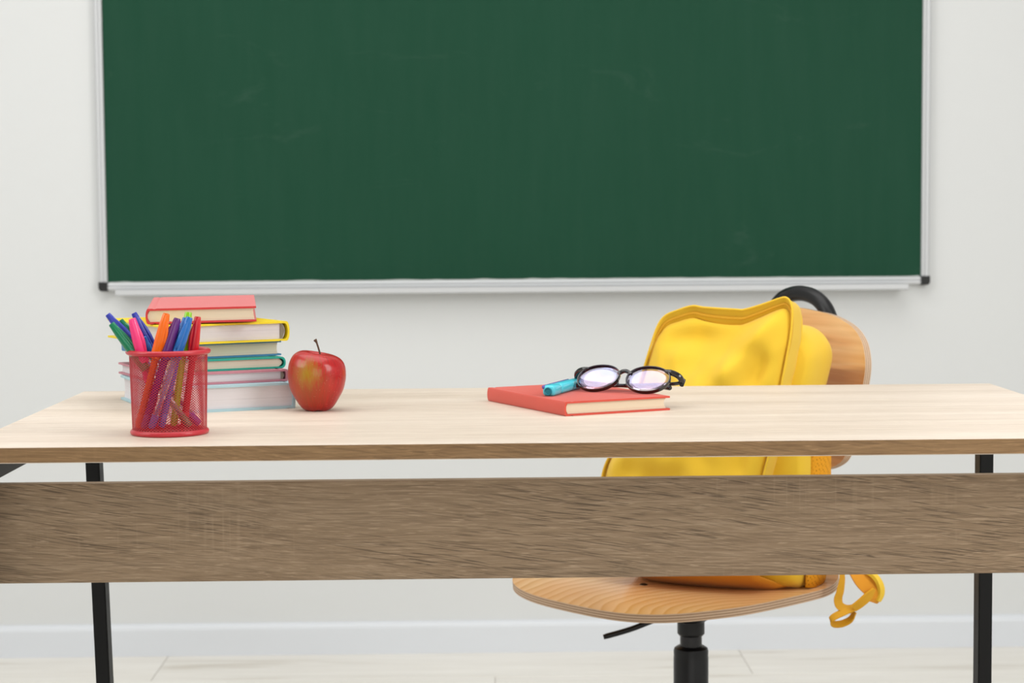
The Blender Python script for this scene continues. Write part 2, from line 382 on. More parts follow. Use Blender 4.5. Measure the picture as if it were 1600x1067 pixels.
def book(x, y, z, yaw, w, d, t, spine, cov, pages, label, rnd=0.0, fill=0.0, c=0.0024, group='hardback books', tilt=(0, 0), hb=None, ov=0.003):
    """x,y: front-left corner. spine 'right','left' or 'back'."""
    e = empty('book', (x, y, z), R(yaw)); e.rotation_euler = (tilt[0], tilt[1], R(yaw))
    tag(e, label, 'book', group)
    if spine == 'back': W, D = d, w
    else: W, D = w, d
    # profile in (a: from fore-edge to spine, z)
    def arc(r0, ins, n=12):
        # rounded spine line from bottom to top, bulge r0 (out), inset ins
        pts = []
        for k in range(n+1):
            th = math.pi*k/n - math.pi/2
            pts.append((math.cos(th), (math.sin(th)+1)/2))
        return pts
    bulge = rnd if rnd > 0 else 0.0015
    outer = [(0.0, 0.0005), (0.0005, 0.0), (W-0.010-bulge, 0.0), (W-0.0075-bulge, 0.0007), (W-0.005-bulge, 0.0)]
    expn = 1.0 if rnd else 0.35
    for q, zz in arc(0, 0): outer.append((W-bulge+bulge*(max(q, 0)**expn), zz*t))
    outer += [(W-0.005-bulge, t), (W-0.0075-bulge, t-0.0007), (W-0.010-bulge, t), (0.0005, t), (0.0, t-0.0005)]
    inner = [(0.0, t-c), (W-0.004-bulge, t-c)]
    for q, zz in reversed(arc(0, 0)): inner.append((W-bulge-c+bulge*(max(q, 0)**expn), c+zz*(t-2*c)))
    inner += [(W-0.004-bulge, c), (0.0, c)]
    prof = outer+inner
    def place(a, b, zz):   # a along width-from-fore-edge, b along other, to local xyz
        if spine == 'right': return Vector((a, b, zz))
        if spine == 'left': return Vector((W-a, b, zz))
        return Vector((D-b, a, zz))
    def extr(pf, b0, b1, bev=0):
        from mathutils.geometry import tessellate_polygon
        bm = bmesh.new(); A = [bm.verts.new(place(p, b0, q)) for p, q in pf]; B = [bm.verts.new(place(p, b1, q)) for p, q in pf]
        n = len(pf)
        for i in range(n): bm.faces.new((A[i], A[(i+1) % n], B[(i+1) % n], B[i]))
        for tri in tessellate_polygon([[Vector((p, q, 0)) for p, q in pf]]):
            bm.faces.new([A[i] for i in tri]); bm.faces.new([B[i] for i in tri][::-1])
        return bm
    o = obj('cover', extr(prof, 0, D), cov, e, True); sharp(o, 30)
    # text block: concave fore-edge, convex spine
    pg = []; n = 10; fo = ov+0.0008
    con = 0.0028 if rnd else 0.0008
    for k in range(n+1):
        q = k/n; pg.append((fo+con*math.sin(math.pi*q), c+0.0001+(t-2*c-0.0002)*(1-q)))
    for k in range(n+1):
        q = k/n; pg.append((W-bulge-c-0.0012+fill+bulge*0.9*math.sin(math.pi*q)*(1 if rnd else 0.3), c+0.0001+(t-2*c-0.0002)*q))
    o = obj('pages', extr(pg, ov, D-ov), pages, e, True); sharp(o, 30)
    if hb:
        for b in (ov-0.0012, D-ov+0.0002):
            bm = bmesh.new()
            pf = [(W-bulge-c-0.0042, c+0.0008), (W-bulge-c-0.0016, c+0.0008), (W-bulge-c-0.0008+bulge*0.5, t/2), (W-bulge-c-0.0016, t-c-0.0008), (W-bulge-c-0.0042, t-c-0.0008)]
            A = [bm.verts.new(place(p, b, q)) for p, q in pf]; B = [bm.verts.new(place(p, b+0.001, q)) for p, q in pf]
            for i in range(5): bm.faces.new((A[i], A[(i+1) % 5], B[(i+1) % 5], B[i]))
            bm.faces.new(A); bm.faces.new(B[::-1])
            obj('headband', bm, hb, e)
    return e
c_lblue = cloth_cover('light_blue_cover', (0.42, 0.62, 0.68)); c_pink = cloth_cover('dusty_pink_cover', (0.55, 0.22, 0.27))
c_green = cloth_cover('teal_green_cover', (0.01, 0.37, 0.27)); c_blue = cloth_cover('blue_cover', (0.05, 0.24, 0.46))
c_yel = cloth_cover('yellow_cover', (0.86, 0.66, 0.008)); c_red = cloth_cover('red_cover', (0.62, 0.035, 0.035), 0.5, 0.34)
c_coral = cloth_cover('coral_cover', (0.62, 0.065, 0.036), 0.5, 0.17)
G = 'hardback books stacked on the desk'
z = 0.75
book(-0.4483, -0.0061, z, 23, 0.1637, 0.206, 0.0312, 'right', c_lblue, p_white, 'thick light blue hardback at the bottom of the stack', group=G, c=0.003, fill=0.0022); z += 0.0314
book(-0.4439, 0.0065, z, 25, 0.1505, 0.214, 0.0143, 'right', c_pink, p_white, 'dusty pink hardback lying directly on the thick light blue one', group=G, hb=m_dark); z += 0.0145
book(-0.4330, 0.0262, z, 25.5, 0.1350, 0.205, 0.0138, 'right', c_green, p_ivory, 'thin teal green hardback with a rounded spine in mid stack', rnd=0.005, group=G, c=0.002); z += 0.0140
book(-0.4428, 0.0381, z, 28, 0.1407, 0.187, 0.0178, 'left', c_blue, p_ivory, 'blue hardback with ivory pages, just under the yellow book', group=G, c=0.002); z += 0.0180
book(-0.4500, 0.0190, z, 29, 0.1630, 0.196, 0.0238, 'right', c_yel, p_white, 'bright yellow hardback with wide covers below the red one', group=G, hb=m_dark, ov=0.005, rnd=0.004); z += 0.0240
rb = book(-0.4700, 0.0390, z+0.0004, 7.5, 0.1290, 0.190, 0.0182, 'left', c_red, p_cream, 'small red hardback with cream pages on top of the stack', rnd=0.003, fill=0.0016, group=G, tilt=(0.030, -0.012), ov=0.0016)
book(0.0170, -0.0610, 0.75, 25, 0.1385, 0.2040, 0.0165, 'left', c_coral, p_cream, 'coral red notebook lying flat beneath the eyeglasses', rnd=0.0022, group=None, c=0.0022)

# ------------------------------------------------------------------ apple
def apple():
    k = NT('apple_skin')
    sep = k.nt.nodes.new('ShaderNodeSeparateXYZ'); k.l(k.tc.outputs['Object'], sep.inputs[0])
    # angular coordinate for streaks running from stem to base
    ang = k.math('ARCTAN2', sep.outputs[1], sep.outputs[0])
    v = k.comb(k.math('MULTIPLY', k.math('COSINE', ang), 5), k.math('MULTIPLY', k.math('SINE', ang), 5), k.math('MULTIPLY', sep.outputs[2], 18))
    st = k.noise(v, 5, 5, 0.65, 0.3)
    red = k.ramp(st, [(0.3, (0.26, 0.003, 0.005)), (0.55, (0.42, 0.005, 0.006)), (0.75, (0.52, 0.020, 0.010))])
    # yellow-green blush patch on the front left
    def blob(cx, cz, cy, rad):
        g = k.nt.nodes.new('ShaderNodeVectorMath'); g.operation = 'DISTANCE'; k.l(k.tc.outputs['Object'], g.inputs[0]); g.inputs[1].default_value = (cx, cy, cz)
        n = k.math('ADD', g.outputs['Value'], k.math('MULTIPLY', k.math('SUBTRACT', st, 0.5), 0.03))
        return k.ramp(k.math('DIVIDE', n, rad), [(0.0, (1, 1, 1)), (0.35, (0.7, 0.7, 0.7)), (1.0, (0, 0, 0))])
    c = k.mix(k.math('MULTIPLY', blob(-0.013, 0.030, -0.030, 0.040), 0.62), red, (0.36, 0.10, 0.012))
    c = k.mix(k.math('MULTIPLY', blob(-0.008, 0.046, -0.031, 0.019), 0.9), c, (0.38, 0.24, 0.018))
    # lenticels
    vo = k.nt.nodes.new('ShaderNodeTexVoronoi'); vo.inputs['Scale'].default_value = 380; k.l(k.tc.outputs['Object'], vo.inputs['Vector'])
    dots = k.ramp(vo.outputs['Distance'], [(0.0, (1, 1, 1)), (0.10, (1, 1, 1)), (0.17, (0, 0, 0))])
    dm = k.ramp(k.noise(k.tc.outputs['Object'], 70, 2), [(0.45, (0, 0, 0)), (0.6, (1, 1, 1))])
    c = k.mix(k.math('MULTIPLY', k.math('MULTIPLY', dots, dm), 0.4), c, (0.85, 0.5, 0.35))
    k.b.inputs['Coat Weight'].default_value = 0.25; k.b.inputs['Coat Roughness'].default_value = 0.1
    skin = k.fin(c, 0.32, 0.35)
    e = empty('apple', (-0.2695, 0.030, 0.75))
    tag(e, 'red apple with a yellow-green blush beside the stack of books', 'apple')
    bm = bmesh.new(); n = 64; m = 48; rows = []
    ctrl = [(0, .0055), (.0055, .0030), (.0095, .0004), (.0140, .0006), (.0199, .0051), (.0254, .0134), (.0310, .0236), (.0336, .0328), (.0347, .0411), (.0340, .0505), (.0318, .0575), (.0275, .0635), (.0210, .0672), (.0145, .0680), (.0090, .0655), (.0045, .0605), (0, .0580)]
    rows = [(max(0.0, p.x), p.z) for p in spline([(r, 0, z_) for r, z_ in ctrl], 4)]
    rows[0] = (0, rows[0][1]); rows[-1] = (0, rows[-1][1]); m = len(rows)-1
    V = []
    for i, (r, zz) in enumerate(rows):
        ring = []
        for k_ in range(n if 0 < i < m else 1):
            a = 2*math.pi*k_/n
            lob = 1+0.018*math.cos(5*a+0.6)*(1 if i > m*0.6 or i < m*0.25 else 0.4)
            t = i/m
            up = max(0, t-0.55)/0.45
            x = r*lob*math.cos(a)*0.985; y_ = r*lob*math.sin(a)
            # left shoulder higher than the right one
            zz2 = zz + (-x)*0.30*up*min(1, r/0.010) + 0.0012*math.cos(5*a+0.6)*(1-t)*(1 if t < 0.2 else 0)*min(1, r/0.01)
            ring.append(bm.verts.new((x, y_, max(zz2, 0.0))))
        V.append(ring)
    for i in range(m):
        a, b = V[i], V[i+1]
        for k_ in range(n):
            k2 = (k_+1) % n
            if len(a) == 1: bm.faces.new((a[0], b[k2], b[k_]))
            elif len(b) == 1: bm.faces.new((a[k_], a[k2], b[0]))
            else: bm.faces.new((a[k_], a[k2], b[k2], b[k_]))
    o = obj('flesh', bm, skin, e, True)
    o.name = 'apple_body'
    m_stem = mat('apple_stem', (0.10, 0.055, 0.03), 0.7, bump=0.6, bscale=900)
    pts = spline([(0.0040, 0, 0.054), (0.0045, 0, 0.060), (0.0040, 0, 0.067), (0.0022, 0.0, 0.074), (0.0003, 0.0, 0.0800), (-0.0014, 0.0, 0.0830)], 5)
    nn = len(pts)
    rs = [0.0011+(0.0004 if i < 4 else 0)+(0.0013*max(0, (i/(nn-1)-0.78)/0.22)) for i in range(nn)]
    pts.append(pts[-1]+Vector((-0.0004, 0, 0.0006))); rs.append(0.0012)
    tube('stem', pts, rs, m_stem, e, 10)
    return e
apple()

# ------------------------------------------------------------------ pencil cup
CX, CY, CZ = -0.4055, -0.1925, 0.75
m_cup = mat('red_lacquered_metal', (0.52, 0.02, 0.034), 0.34, coat=0.2)
cup = empty('pencil_cup', (CX, CY, CZ)); tag(cup, 'red wire mesh pencil cup full of pens near the front edge of the desk', 'pencil cup')
RB, RT_, HC = 0.0385, 0.0405, 0.0895
bm = bmesh.new()
NC, NR = 64, 62; grid = []
for j in range(NR+1):
    zz = 0.004+(HC-0.008)*j/NR; rr = RB+(RT_-RB)*j/NR
    ring = []
    for i in range(NC):
        if (i+j) % 2 == 0 or True:
            a = 2*math.pi*(i+(0.5 if j % 2 else 0))/NC
            ring.append((rr*math.cos(a), rr*math.sin(a), zz))
    grid.append(ring)
def strip(p, q, wd=0.00024):
    # flat strand of the expanded metal, between two lattice nodes
    p = Vector(p); q = Vector(q); d = (q-p).normalized(); nr = Vector((p.x, p.y, 0)).normalized(); s = d.cross(nr).normalized()
    h = 0.0002
    vs = [bm.verts.new(c_) for c_ in (p-s*wd-nr*h, p+s*wd-nr*h, p+s*wd+nr*h, p-s*wd+nr*h, q-s*wd-nr*h, q+s*wd-nr*h, q+s*wd+nr*h, q-s*wd+nr*h)]
    for f in ((0, 1, 5, 4), (1, 2, 6, 5), (2, 3, 7, 6), (3, 0, 4, 7)): bm.faces.new([vs[k] for k in f])
for j in range(NR):
    for i in range(NC):
        p = grid[j][i]
        if j % 2 == 0: qs = (grid[j+1][i], grid[j+1][i-1])
        else: qs = (grid[j+1][(i+1) % NC], grid[j+1][i])
        for q in qs: strip(p, q)
mesh_o = obj('wire_mesh', bm, m_cup, cup)
bm = bmesh.new()
prof = [(RT_-0.0012, HC-0.006), (RT_+0.0006, HC-0.006), (RT_+0.0014, HC-0.0045)]
for k in range(9):
    a = -R(60)+R(240)*k/8; prof.append((RT_+0.0008+0.0030*math.cos(a), HC-0.0028+0.0028*math.sin(a)))
prof += [(RT_-0.0012, HC-0.004), (RT_-0.0012, HC-0.006)]
add_lathe(bm, prof, 72); obj('rim', bm, m_cup, cup, True)
bm = bmesh.new()
prof = [(0, 0.0012), (RB-0.002, 0.0012), (RB-0.002, 0.0045), (RB-0.0006, 0.0055), (RB+0.0008, 0.0055)]
for k in range(7):
    a = R(75)-R(150)*k/6; prof.append((RB+0.0004+0.0022*math.cos(a), 0.0026+0.0026*math.sin(a)))
prof += [(RB-0.002, 0.0), (0, 0.0)]
add_lathe(bm, prof, 72); o = obj('base', bm, m_cup, cup, True); sharp(o, 40)

# ------------------------------------------------------------------ pens
def pmat(name, col, rough=0.28): return mat(name, col, rough, coat=0.3)
def tint(name, col, t=0.55): return mat(name, col, 0.18, trans=t, ior=1.35)
pc = dict(indigo=(0.035, 0.05, 0.42), green=(0.0, 0.20, 0.085), pink=(1.0, 0.05, 0.24), orange=(1.0, 0.17, 0.003), purple=(0.13, 0.02, 0.19),
          blue=(0.012, 0.15, 0.50), lime=(0.26, 0.62, 0.01), red=(0.62, 0.008, 0.018))
PM = {k: pmat('pen_plastic_'+k, v) for k, v in pc.items()}
BM_ = {k: tint('pen_barrel_'+k, tuple(min(1, 0.35*v+0.02) if k in ('indigo', 'green') else v for v in pc[k]), 0.2 if k not in ('indigo', 'green') else 0.5) for k in pc}
m_clear = mat('clear_barrel', (0.85, 0.88, 0.9), 0.1, trans=0.85, ior=1.3)
m_metal = mat('pen_metal', (0.8, 0.8, 0.82), 0.25, metal=1)
def pen(bot, top, colour, label, capL=0.052, rcap=0.0050, rbar=0.0038, clear=False, clip_dir=(0, -1, 0), capless=False):
    A = Vector(bot); B = Vector(top); L = (B-A).length
    d = (B-A).normalized()
    e = empty('pen', (CX+A.x, CY+A.y, CZ+A.z)); tag(e, label, 'pen', 'pens and markers in the red mesh cup')
    q = d.to_track_quat('Z', 'Y'); e.rotation_mode = 'QUATERNION'; e.rotation_quaternion = q
    ld = q.inverted() @ Vector(clip_dir); ld.z = 0; ld.normalize()
    bm = bmesh.new()
    if capless:
        add_lathe(bm, [(0, 0), (rbar*0.8, 0), (rbar, 0.002), (rbar, L-0.016), (rbar*0.9, L-0.014)], 20); o = obj('barrel', bm, m_clear, e, True); sharp(o)
        bm = bmesh.new(); add_lathe(bm, [(rbar*1.02, L-0.018), (rbar*1.08, L-0.017), (rbar*1.08, L-0.010), (rbar*0.7, L-0.008), (rbar*0.6, L-0.001), (0, L)], 20)
        o = obj('plunger', bm, PM[colour], e, True); sharp(o); return e
    add_lathe(bm, [(0, 0.006), (rbar, 0.006), (rbar, L-capL+0.004), (0, L-capL+0.004)], 8 if not clear else 6)
    o = obj('barrel', bm, m_clear if clear else BM_[colour], e, not clear)
    sharp(o)
    if clear:
        bm = bmesh.new(); add_lathe(bm, [(0, 0.007), (0.0013, 0.007), (0.0013, L-capL), (0, L-capL)], 8); obj('refill', bm, PM[colour], e, True)
    bm = bmesh.new(); add_lathe(bm, [(0, 0), (rbar*0.75, 0), (rbar*1.04, 0.002), (rbar*1.04, 0.014), (rbar*0.98, 0.0145), (0, 0.0145)], 20); o = obj('end_plug', bm, PM[colour], e, True); sharp(o)
    bm = bmesh.new()
    z0 = L-capL
    prof = [(rcap*0.86, z0), (rcap, z0), (rcap*1.02, z0+0.006), (rcap, z0+capL*0.45), (rcap*0.86, z0+capL*0.78), (rcap*0.66, L-0.0012), (rcap*0.58, L), (rcap*0.36, L), (rcap*0.30, L-0.004), (0, L-0.004)]
    add_lathe(bm, prof, 24); o = obj('cap', bm, PM[colour], e, True); sharp(o)
    # moulded clip lobe along the cap
    bm = bmesh.new()
    pts = []; rs = []
    for k in range(12):
        t = k/11; zz = z0+0.008+(capL-0.014)*t
        off = rcap*(0.85-0.30*t)+0.0016*math.sin(math.pi*min(1, t*1.05))
        pts.append(ld*off+Vector((0, 0, zz))); rs.append(0.0021*(0.25+0.75*math.sin(math.pi*(0.12+0.80*t))**0.6))
    add_tube(bm, pts, rs, 12); obj('clip', bm, PM[colour], o.parent, True)
    return e
pen((-0.030, -0.0170, 0.0085), (0.0030, -0.0240, 0.1275), 'orange', 'orange felt pen in the middle of the mesh cup', rcap=0.0056, capL=0.048, clip_dir=(1, -0.4, 0))
pen((-0.0225, -0.0250, 0.0085), (0.0137, -0.0210, 0.1225), 'purple', 'purple felt pen between the orange and blue ones', rcap=0.0056, capL=0.044, clip_dir=(-1, -0.3, 0))
pen((-0.0145, -0.0285, 0.0085), (0.0262, -0.0200, 0.1235), 'blue', 'blue capped pen between the purple and red ones', rcap=0.0054, capL=0.044, clip_dir=(-0.4, -1, 0), clear=True)
pen((-0.0060, -0.0180, 0.0085), (0.0205, -0.0100, 0.1225), 'blue', 'blue capped pen partly hidden behind the front blue pen', rcap=0.0050, capL=0.044, clip_dir=(-1, -0.3, 0))
pen((0.0050, -0.0060, 0.0085), (0.0210, 0.0060, 0.1275), 'lime', 'lime green marker standing behind the blue pens', rcap=0.0056, capL=0.046, clip_dir=(-1, -0.3, 0))
pen((0.0150, -0.0010, 0.0085), (0.0320, -0.0030, 0.1230), 'red', 'red capped pen furthest right in the cup', rcap=0.0052, capL=0.046, clip_dir=(-1, -0.8, 0))
pen((-0.0080, -0.0080, 0.0085), (-0.0335, -0.0200, 0.1225), 'pink', 'bright pink highlighter pen left of the orange one', rcap=0.0060, capL=0.047, rbar=0.0046, clip_dir=(1, -0.35, 0))
pen((0.0300, 0.0060, 0.0085), (-0.0620, -0.0040, 0.1265), 'indigo', 'indigo capped ballpoint leaning furthest left out of the cup', clear=True, rcap=0.0046, capL=0.056, clip_dir=(1, -0.3, 0))
pen((0.0230, -0.0120, 0.0085), (-0.0555, -0.0180, 0.1175), 'green', 'green capped ballpoint in front, leaning left over the rim', clear=True, rcap=0.0052, capL=0.060, clip_dir=(1, -0.2, 0))
pen((0.0250, 0.0160, 0.0085), (-0.0505, 0.0080, 0.1200), 'green', 'green capped pen leaning left behind the front green one', clear=True, rcap=0.0036, rbar=0.0032, capL=0.056, clip_dir=(1, -0.4, 0))
pen((0.0180, 0.0260, 0.0085), (-0.0385, 0.0170, 0.1265), 'indigo', 'indigo capped pen standing just behind the pink one', clear=True, rcap=0.0046, capL=0.055, clip_dir=(1, -0.3, 0))
pen((0.0020, 0.0200, 0.0085), (-0.0250, 0.0030, 0.1030), 'blue', 'short clear pen with a blue tip right of the pink one', capless=True, rbar=0.0030)

# ------------------------------------------------------------------ blue highlighter on the coral book
m_cyan = mat('cyan_plastic', (0.07, 0.60, 0.72), 0.3, coat=0.3); m_cyan2 = mat('cyan_end', (0.004, 0.20, 0.27), 0.4); m_vio = mat('violet_body', (0.12, 0.09, 0.36), 0.25, coat=0.4)
hl = empty('highlighter', (0.0012, 0.0050, 0.7665), R(-21.5)); tag(hl, 'turquoise highlighter lying on the coral book beside the eyeglasses', 'highlighter')
def sect(bm, y0, y1, w_, h_, b=0.003, zb=0.0):
    add_box(bm, -w_/2, w_/2, y0, y1, zb, zb+h_, b, 4)
bm = bmesh.new(); sect(bm, 0.0, 0.030, 0.0150, 0.0128, 0.0042); o = obj('cap', bm, m_cyan, hl, True); sharp(o, 50)
bm = bmesh.new(); sect(bm, 0.0305, 0.112, 0.0146, 0.0122, 0.0042, 0.0003); o = obj('barrel', bm, m_cyan, hl, True); sharp(o, 50)
bm = bmesh.new(); add_lathe(bm, [(0, -0.0006), (0.0030, -0.0006), (0.0036, -0.0014), (0.0044, -0.0014), (0.0048, -0.0006), (0.0048, 0.0008), (0, 0.0008)], 28)
for v in bm.verts: v.co = Vector((v.co.x, v.co.z, v.co.y+0.0058))
o = obj('end_plug', bm, m_cyan2, hl, True); sharp(o)
bm = bmesh.new(); add_box(bm, -0.0080, -0.0046, -0.0004, 0.092, 0.0084, 0.0127, 0.0014, 3); o = obj('clip', bm, m_vio, hl, True); sharp(o, 50)

# ------------------------------------------------------------------ eyeglasses
m_frame = mat('black_acetate', (0.006, 0.005, 0.006), 0.14, coat=0.6)
lm = bpy.data.materials.new('coated_lens'); lm.use_nodes = True; nt = lm.node_tree
for nn in list(nt.nodes): nt.nodes.remove(nn)
out = nt.nodes.new('ShaderNodeOutputMaterial'); mxs = nt.nodes.new('ShaderNodeMixShader'); tr = nt.nodes.new('ShaderNodeBsdfTransparent'); gl = nt.nodes.new('ShaderNodeBsdfGlossy')
tc = nt.nodes.new('ShaderNodeTexCoord'); nz = nt.nodes.new('ShaderNodeTexNoise'); nz.inputs['Scale'].default_value = 28; nz.inputs['Detail'].default_value = 1
cr = nt.nodes.new('ShaderNodeValToRGB'); cr.color_ramp.elements[0].color = (0.62, 0.66, 1.0, 1); cr.color_ramp.elements[0].position = 0.38
cr.color_ramp.elements[1].color = (1.0, 0.80, 0.95, 1); cr.color_ramp.elements[1].position = 0.62
nt.links.new(tc.outputs['Object'], nz.inputs['Vector']); nt.links.new(nz.outputs['Fac'], cr.inputs[0]); nt.links.new(cr.outputs[0], gl.inputs['Color'])
gl.inputs['Roughness'].default_value = 0.08; tr.inputs['Color'].default_value = (0.93, 0.92, 1, 1); mxs.inputs[0].default_value = 0.19
nt.links.new(tr.outputs[0], mxs.inputs[1]); nt.links.new(gl.outputs[0], mxs.inputs[2]); nt.links.new(mxs.outputs[0], out.inputs[0])
psi, phi = R(27), R(50)
gx = Vector((math.cos(psi), -math.sin(psi), 0)); bk = Vector((math.sin(psi), math.cos(psi), 0))
gz = bk*math.sin(phi)+Vector((0, 0, 1))*math.cos(phi); gy = bk*math.cos(phi)-Vector((0, 0, 1))*math.sin(phi)
gm = Matrix((gx, gy, gz)).transposed().to_4x4()
anch = Vector((0.1117, 0.0189, 0.7685)); loc_b = Vector((0.0315, 0.0, -0.0225))
gm.translation = anch-(gm.to_3x3() @ loc_b)
gl_e = empty('eyeglasses'); gl_e.matrix_world = gm
tag(gl_e, 'black-framed eyeglasses with folded temples resting on the coral book', 'eyeglasses')
def lens_outline(cx, s, k_=1.0, n=48):
    pts = []
    for i in range(n):
        a = 2*math.pi*i/n; ca, sa = math.cos(a), math.sin(a); ex = 2/2.12
        x = 0.0275*math.copysign(abs(ca)**ex, ca); zz = 0.0215*math.copysign(abs(sa)**ex, sa)
        x *= 1+0.06*sa      # wider towards the brow
        x = x*k_; zz = zz*k_
        yy = 0.9*(x*0.0+ (abs(cx+s*0)+s*x*1.0)**2)*0.8   # slight face-form wrap
        pts.append(Vector((cx+x, 0, zz)))
    return pts
def wrap(p): return Vector((p.x, 0.7*p.x*p.x, p.z))
for s in (-1, 1):
    cx = s*0.0318
    o_ = lens_outline(cx, s, 1.0); i_ = lens_outline(cx, s, 0.94)
    bm = bmesh.new(); n = len(o_); rings = []
    for ring, yy in ((i_, -0.0010), (lens_outline(cx, s, 0.95), -0.0018), (lens_outline(cx, s, 0.985), -0.0020), (o_, -0.0010), (o_, 0.0020), (lens_outline(cx, s, 0.985), 0.0026), (lens_outline(cx, s, 0.95), 0.0026), (i_, 0.0018)):
        rings.append([bm.verts.new(wrap(p)+Vector((0, yy, 0))) for p in ring])
    for a, b in zip(rings, rings[1:]+rings[:1]):
        for k_ in range(n): bm.faces.new((a[k_], a[(k_+1) % n], b[(k_+1) % n], b[k_]))
    rim_o = obj('rim', bm, m_frame, gl_e, True); sharp(rim_o, 50)
    bm = bmesh.new(); il = lens_outline(cx, s, 0.945); rings = []
    cen = Vector((cx, 0, 0))
    for yy, sgn in ((0.0, -1), (0.0016, 1)):
        rr = [[bm.verts.new(wrap(cen)+Vector((0, yy-0.0007, 0)))]]
        for f in (0.33, 0.66, 1.0):
            rr.append([bm.verts.new(wrap(cen+(p-cen)*f)+Vector((0, yy-0.0007*(1-f*f), 0))) for p in il])
        for k_ in range(n): bm.faces.new((rr[0][0], rr[1][k_], rr[1][(k_+1) % n]))
        for a, b in zip(rr[1:], rr[2:]):
            for k_ in range(n): bm.faces.new((a[k_], a[(k_+1) % n], b[(k_+1) % n], b[k_]))
        rings.append(rr[-1])
    for k_ in range(n): bm.faces.new((rings[0][k_], rings[0][(k_+1) % n], rings[1][(k_+1) % n], rings[1][k_]))
    obj('lens', bm, lm, gl_e, True)
    # end piece, hinge
    x0 = cx+s*0.0243
    pts = spline([(x0-s*0.0075, 0.0010, 0.0160), (x0-s*0.0020, 0.0022, 0.0150), (x0+s*0.0050, 0.0040, 0.0140), (x0+s*0.0100, 0.0085, 0.0135), (x0+s*0.0118, 0.0160, 0.0130)], 5)
    tube('end_piece', pts, [0.0016+0.0020*min(1, i_q/6) for i_q in range(len(pts))], m_frame, gl_e, 10)
    tube('hinge', [(x0+s*0.0118, 0.0168, 0.0085), (x0+s*0.0118, 0.0168, 0.0175)], 0.0027, m_plastic, gl_e, 12)
# keyhole bridge
tube('bridge', spline([(-0.0080, 0.0008, 0.0075), (-0.0062, 0.0004, 0.0095), (-0.0032, -0.0004, 0.0112), (0, -0.0006, 0.0118), (0.0032, -0.0004, 0.0112), (0.0062, 0.0004, 0.0095), (0.0080, 0.0008, 0.0075)], 4), 0.0025, m_frame, gl_e, 10)
for s in (-1, 1):
    for q in (0,):
        bm = bmesh.new(); add_tube(bm, spline([(s*0.0072, 0.0028, 0.001), (s*0.0068, 0.0045, -0.003), (s*0.0078, 0.0048, -0.007), (s*0.0098, 0.0030, -0.0105)], 4), [0.0007, 0.0010, 0.0012, 0.0014, 0.0015, 0.0015, 0.0015, 0.0014, 0.0013, 0.0012, 0.0010, 0.0008, 0.0007], 8)
        obj('nose_pad', bm, m_frame, gl_e, True)
# folded temples, one over the other behind the lenses
tube('temple', spline([(0.0665, 0.0165, 0.0130), (0.055, 0.0150, 0.0080), (0.0, 0.0140, 0.0020), (-0.040, 0.0140, 0.0005), (-0.058, 0.0115, -0.0025), (-0.0675, 0.0085, -0.0065)], 6), [0.0022]*22+[0.0024, 0.0026, 0.0028, 0.0030, 0.0031, 0.0031, 0.0030, 0.0026, 0.0018], m_frame, gl_e, 10)
tube('temple', spline([(-0.0665, 0.0165, 0.0130), (-0.052, 0.0205, 0.0110), (0.0, 0.0205, 0.0075), (0.035, 0.0190, 0.0060), (0.050, 0.0165, 0.0035), (0.0575, 0.0140, 0.0005)], 6), [0.0022]*22+[0.0024, 0.0026, 0.0028, 0.0030, 0.0031, 0.0031, 0.0030, 0.0026, 0.0018], m_frame, gl_e, 10)

# ------------------------------------------------------------------ chair
def pine(name, base, dark, scale, centre, rot=(0, 0, 0), rough=0.35):
    k = NT(name)
    v = k.mapping((1, 1, 0.3), rot=rot, loc=centre)
    wv = k.nt.nodes.new('ShaderNodeTexWave'); wv.wave_type = 'RINGS'; wv.rings_direction = 'Z'; wv.wave_profile = 'SAW'
    wv.inputs['Scale'].default_value = scale; wv.inputs['Distortion'].default_value = 4.0; wv.inputs['Detail'].default_value = 1.5; wv.inputs['Detail Scale'].default_value = 0.8; wv.inputs['Detail Roughness'].default_value = 0.4
    k.l(v, wv.inputs['Vector'])
    c = k.ramp(wv.outputs['Fac'], [(0.0, base), (0.55, tuple((a+b)/2 for a, b in zip(base, dark))), (0.85, dark), (1.0, base)])
    n = k.noise(k.mapping((6, 6, 6)), 1, 3)
    c = k.mix(k.ramp(n, [(0.35, (0, 0, 0)), (0.7, (0.5, 0.5, 0.5))]), c, tuple(a*1.08 if i == 0 else a*0.8 for i, a in enumerate(dark)))
    k.b.inputs['Coat Weight'].default_value = 0.3; k.b.inputs['Coat Roughness'].default_value = 0.25
    return k.fin(c, rough, 0.4)
m_seat = pine('pine_veneer_seat', (0.80, 0.52, 0.27), (0.62, 0.33, 0.11), 16, (-0.10, 0.30, 0))
def band_pine():
    k = NT('pine_veneer_back')
    n = k.noise(k.mapping((1.5, 1.5, 19), loc=(0, 0, 2.4)), 1, 3, 0.5, 0.4); f = k.noise(k.mapping((5, 5, 120)), 1, 3)
    c = k.ramp(n, [(0.38, (0.42, 0.15, 0.035)), (0.45, (0.82, 0.42, 0.15)), (0.52, (0.92, 0.58, 0.26)), (0.60, (0.88, 0.48, 0.17))])
    c = k.mix(0.25, c, k.ramp(f, [(0.35, (0.66, 0.33, 0.12)), (0.6, (0.94, 0.62, 0.30))]))
    k.b.inputs['Coat Weight'].default_value = 0.2
    return k.fin(c, 0.4, 0.4)
m_back = band_pine()
kk = NT('plywood_plies'); uvn = kk.nt.nodes.new('ShaderNodeUVMap'); sp = kk.nt.nodes.new('ShaderNodeSeparateXYZ'); kk.l(uvn.outputs[0], sp.inputs[0])
A_, B_ = (0.62, 0.45, 0.31), (0.37, 0.23, 0.14)
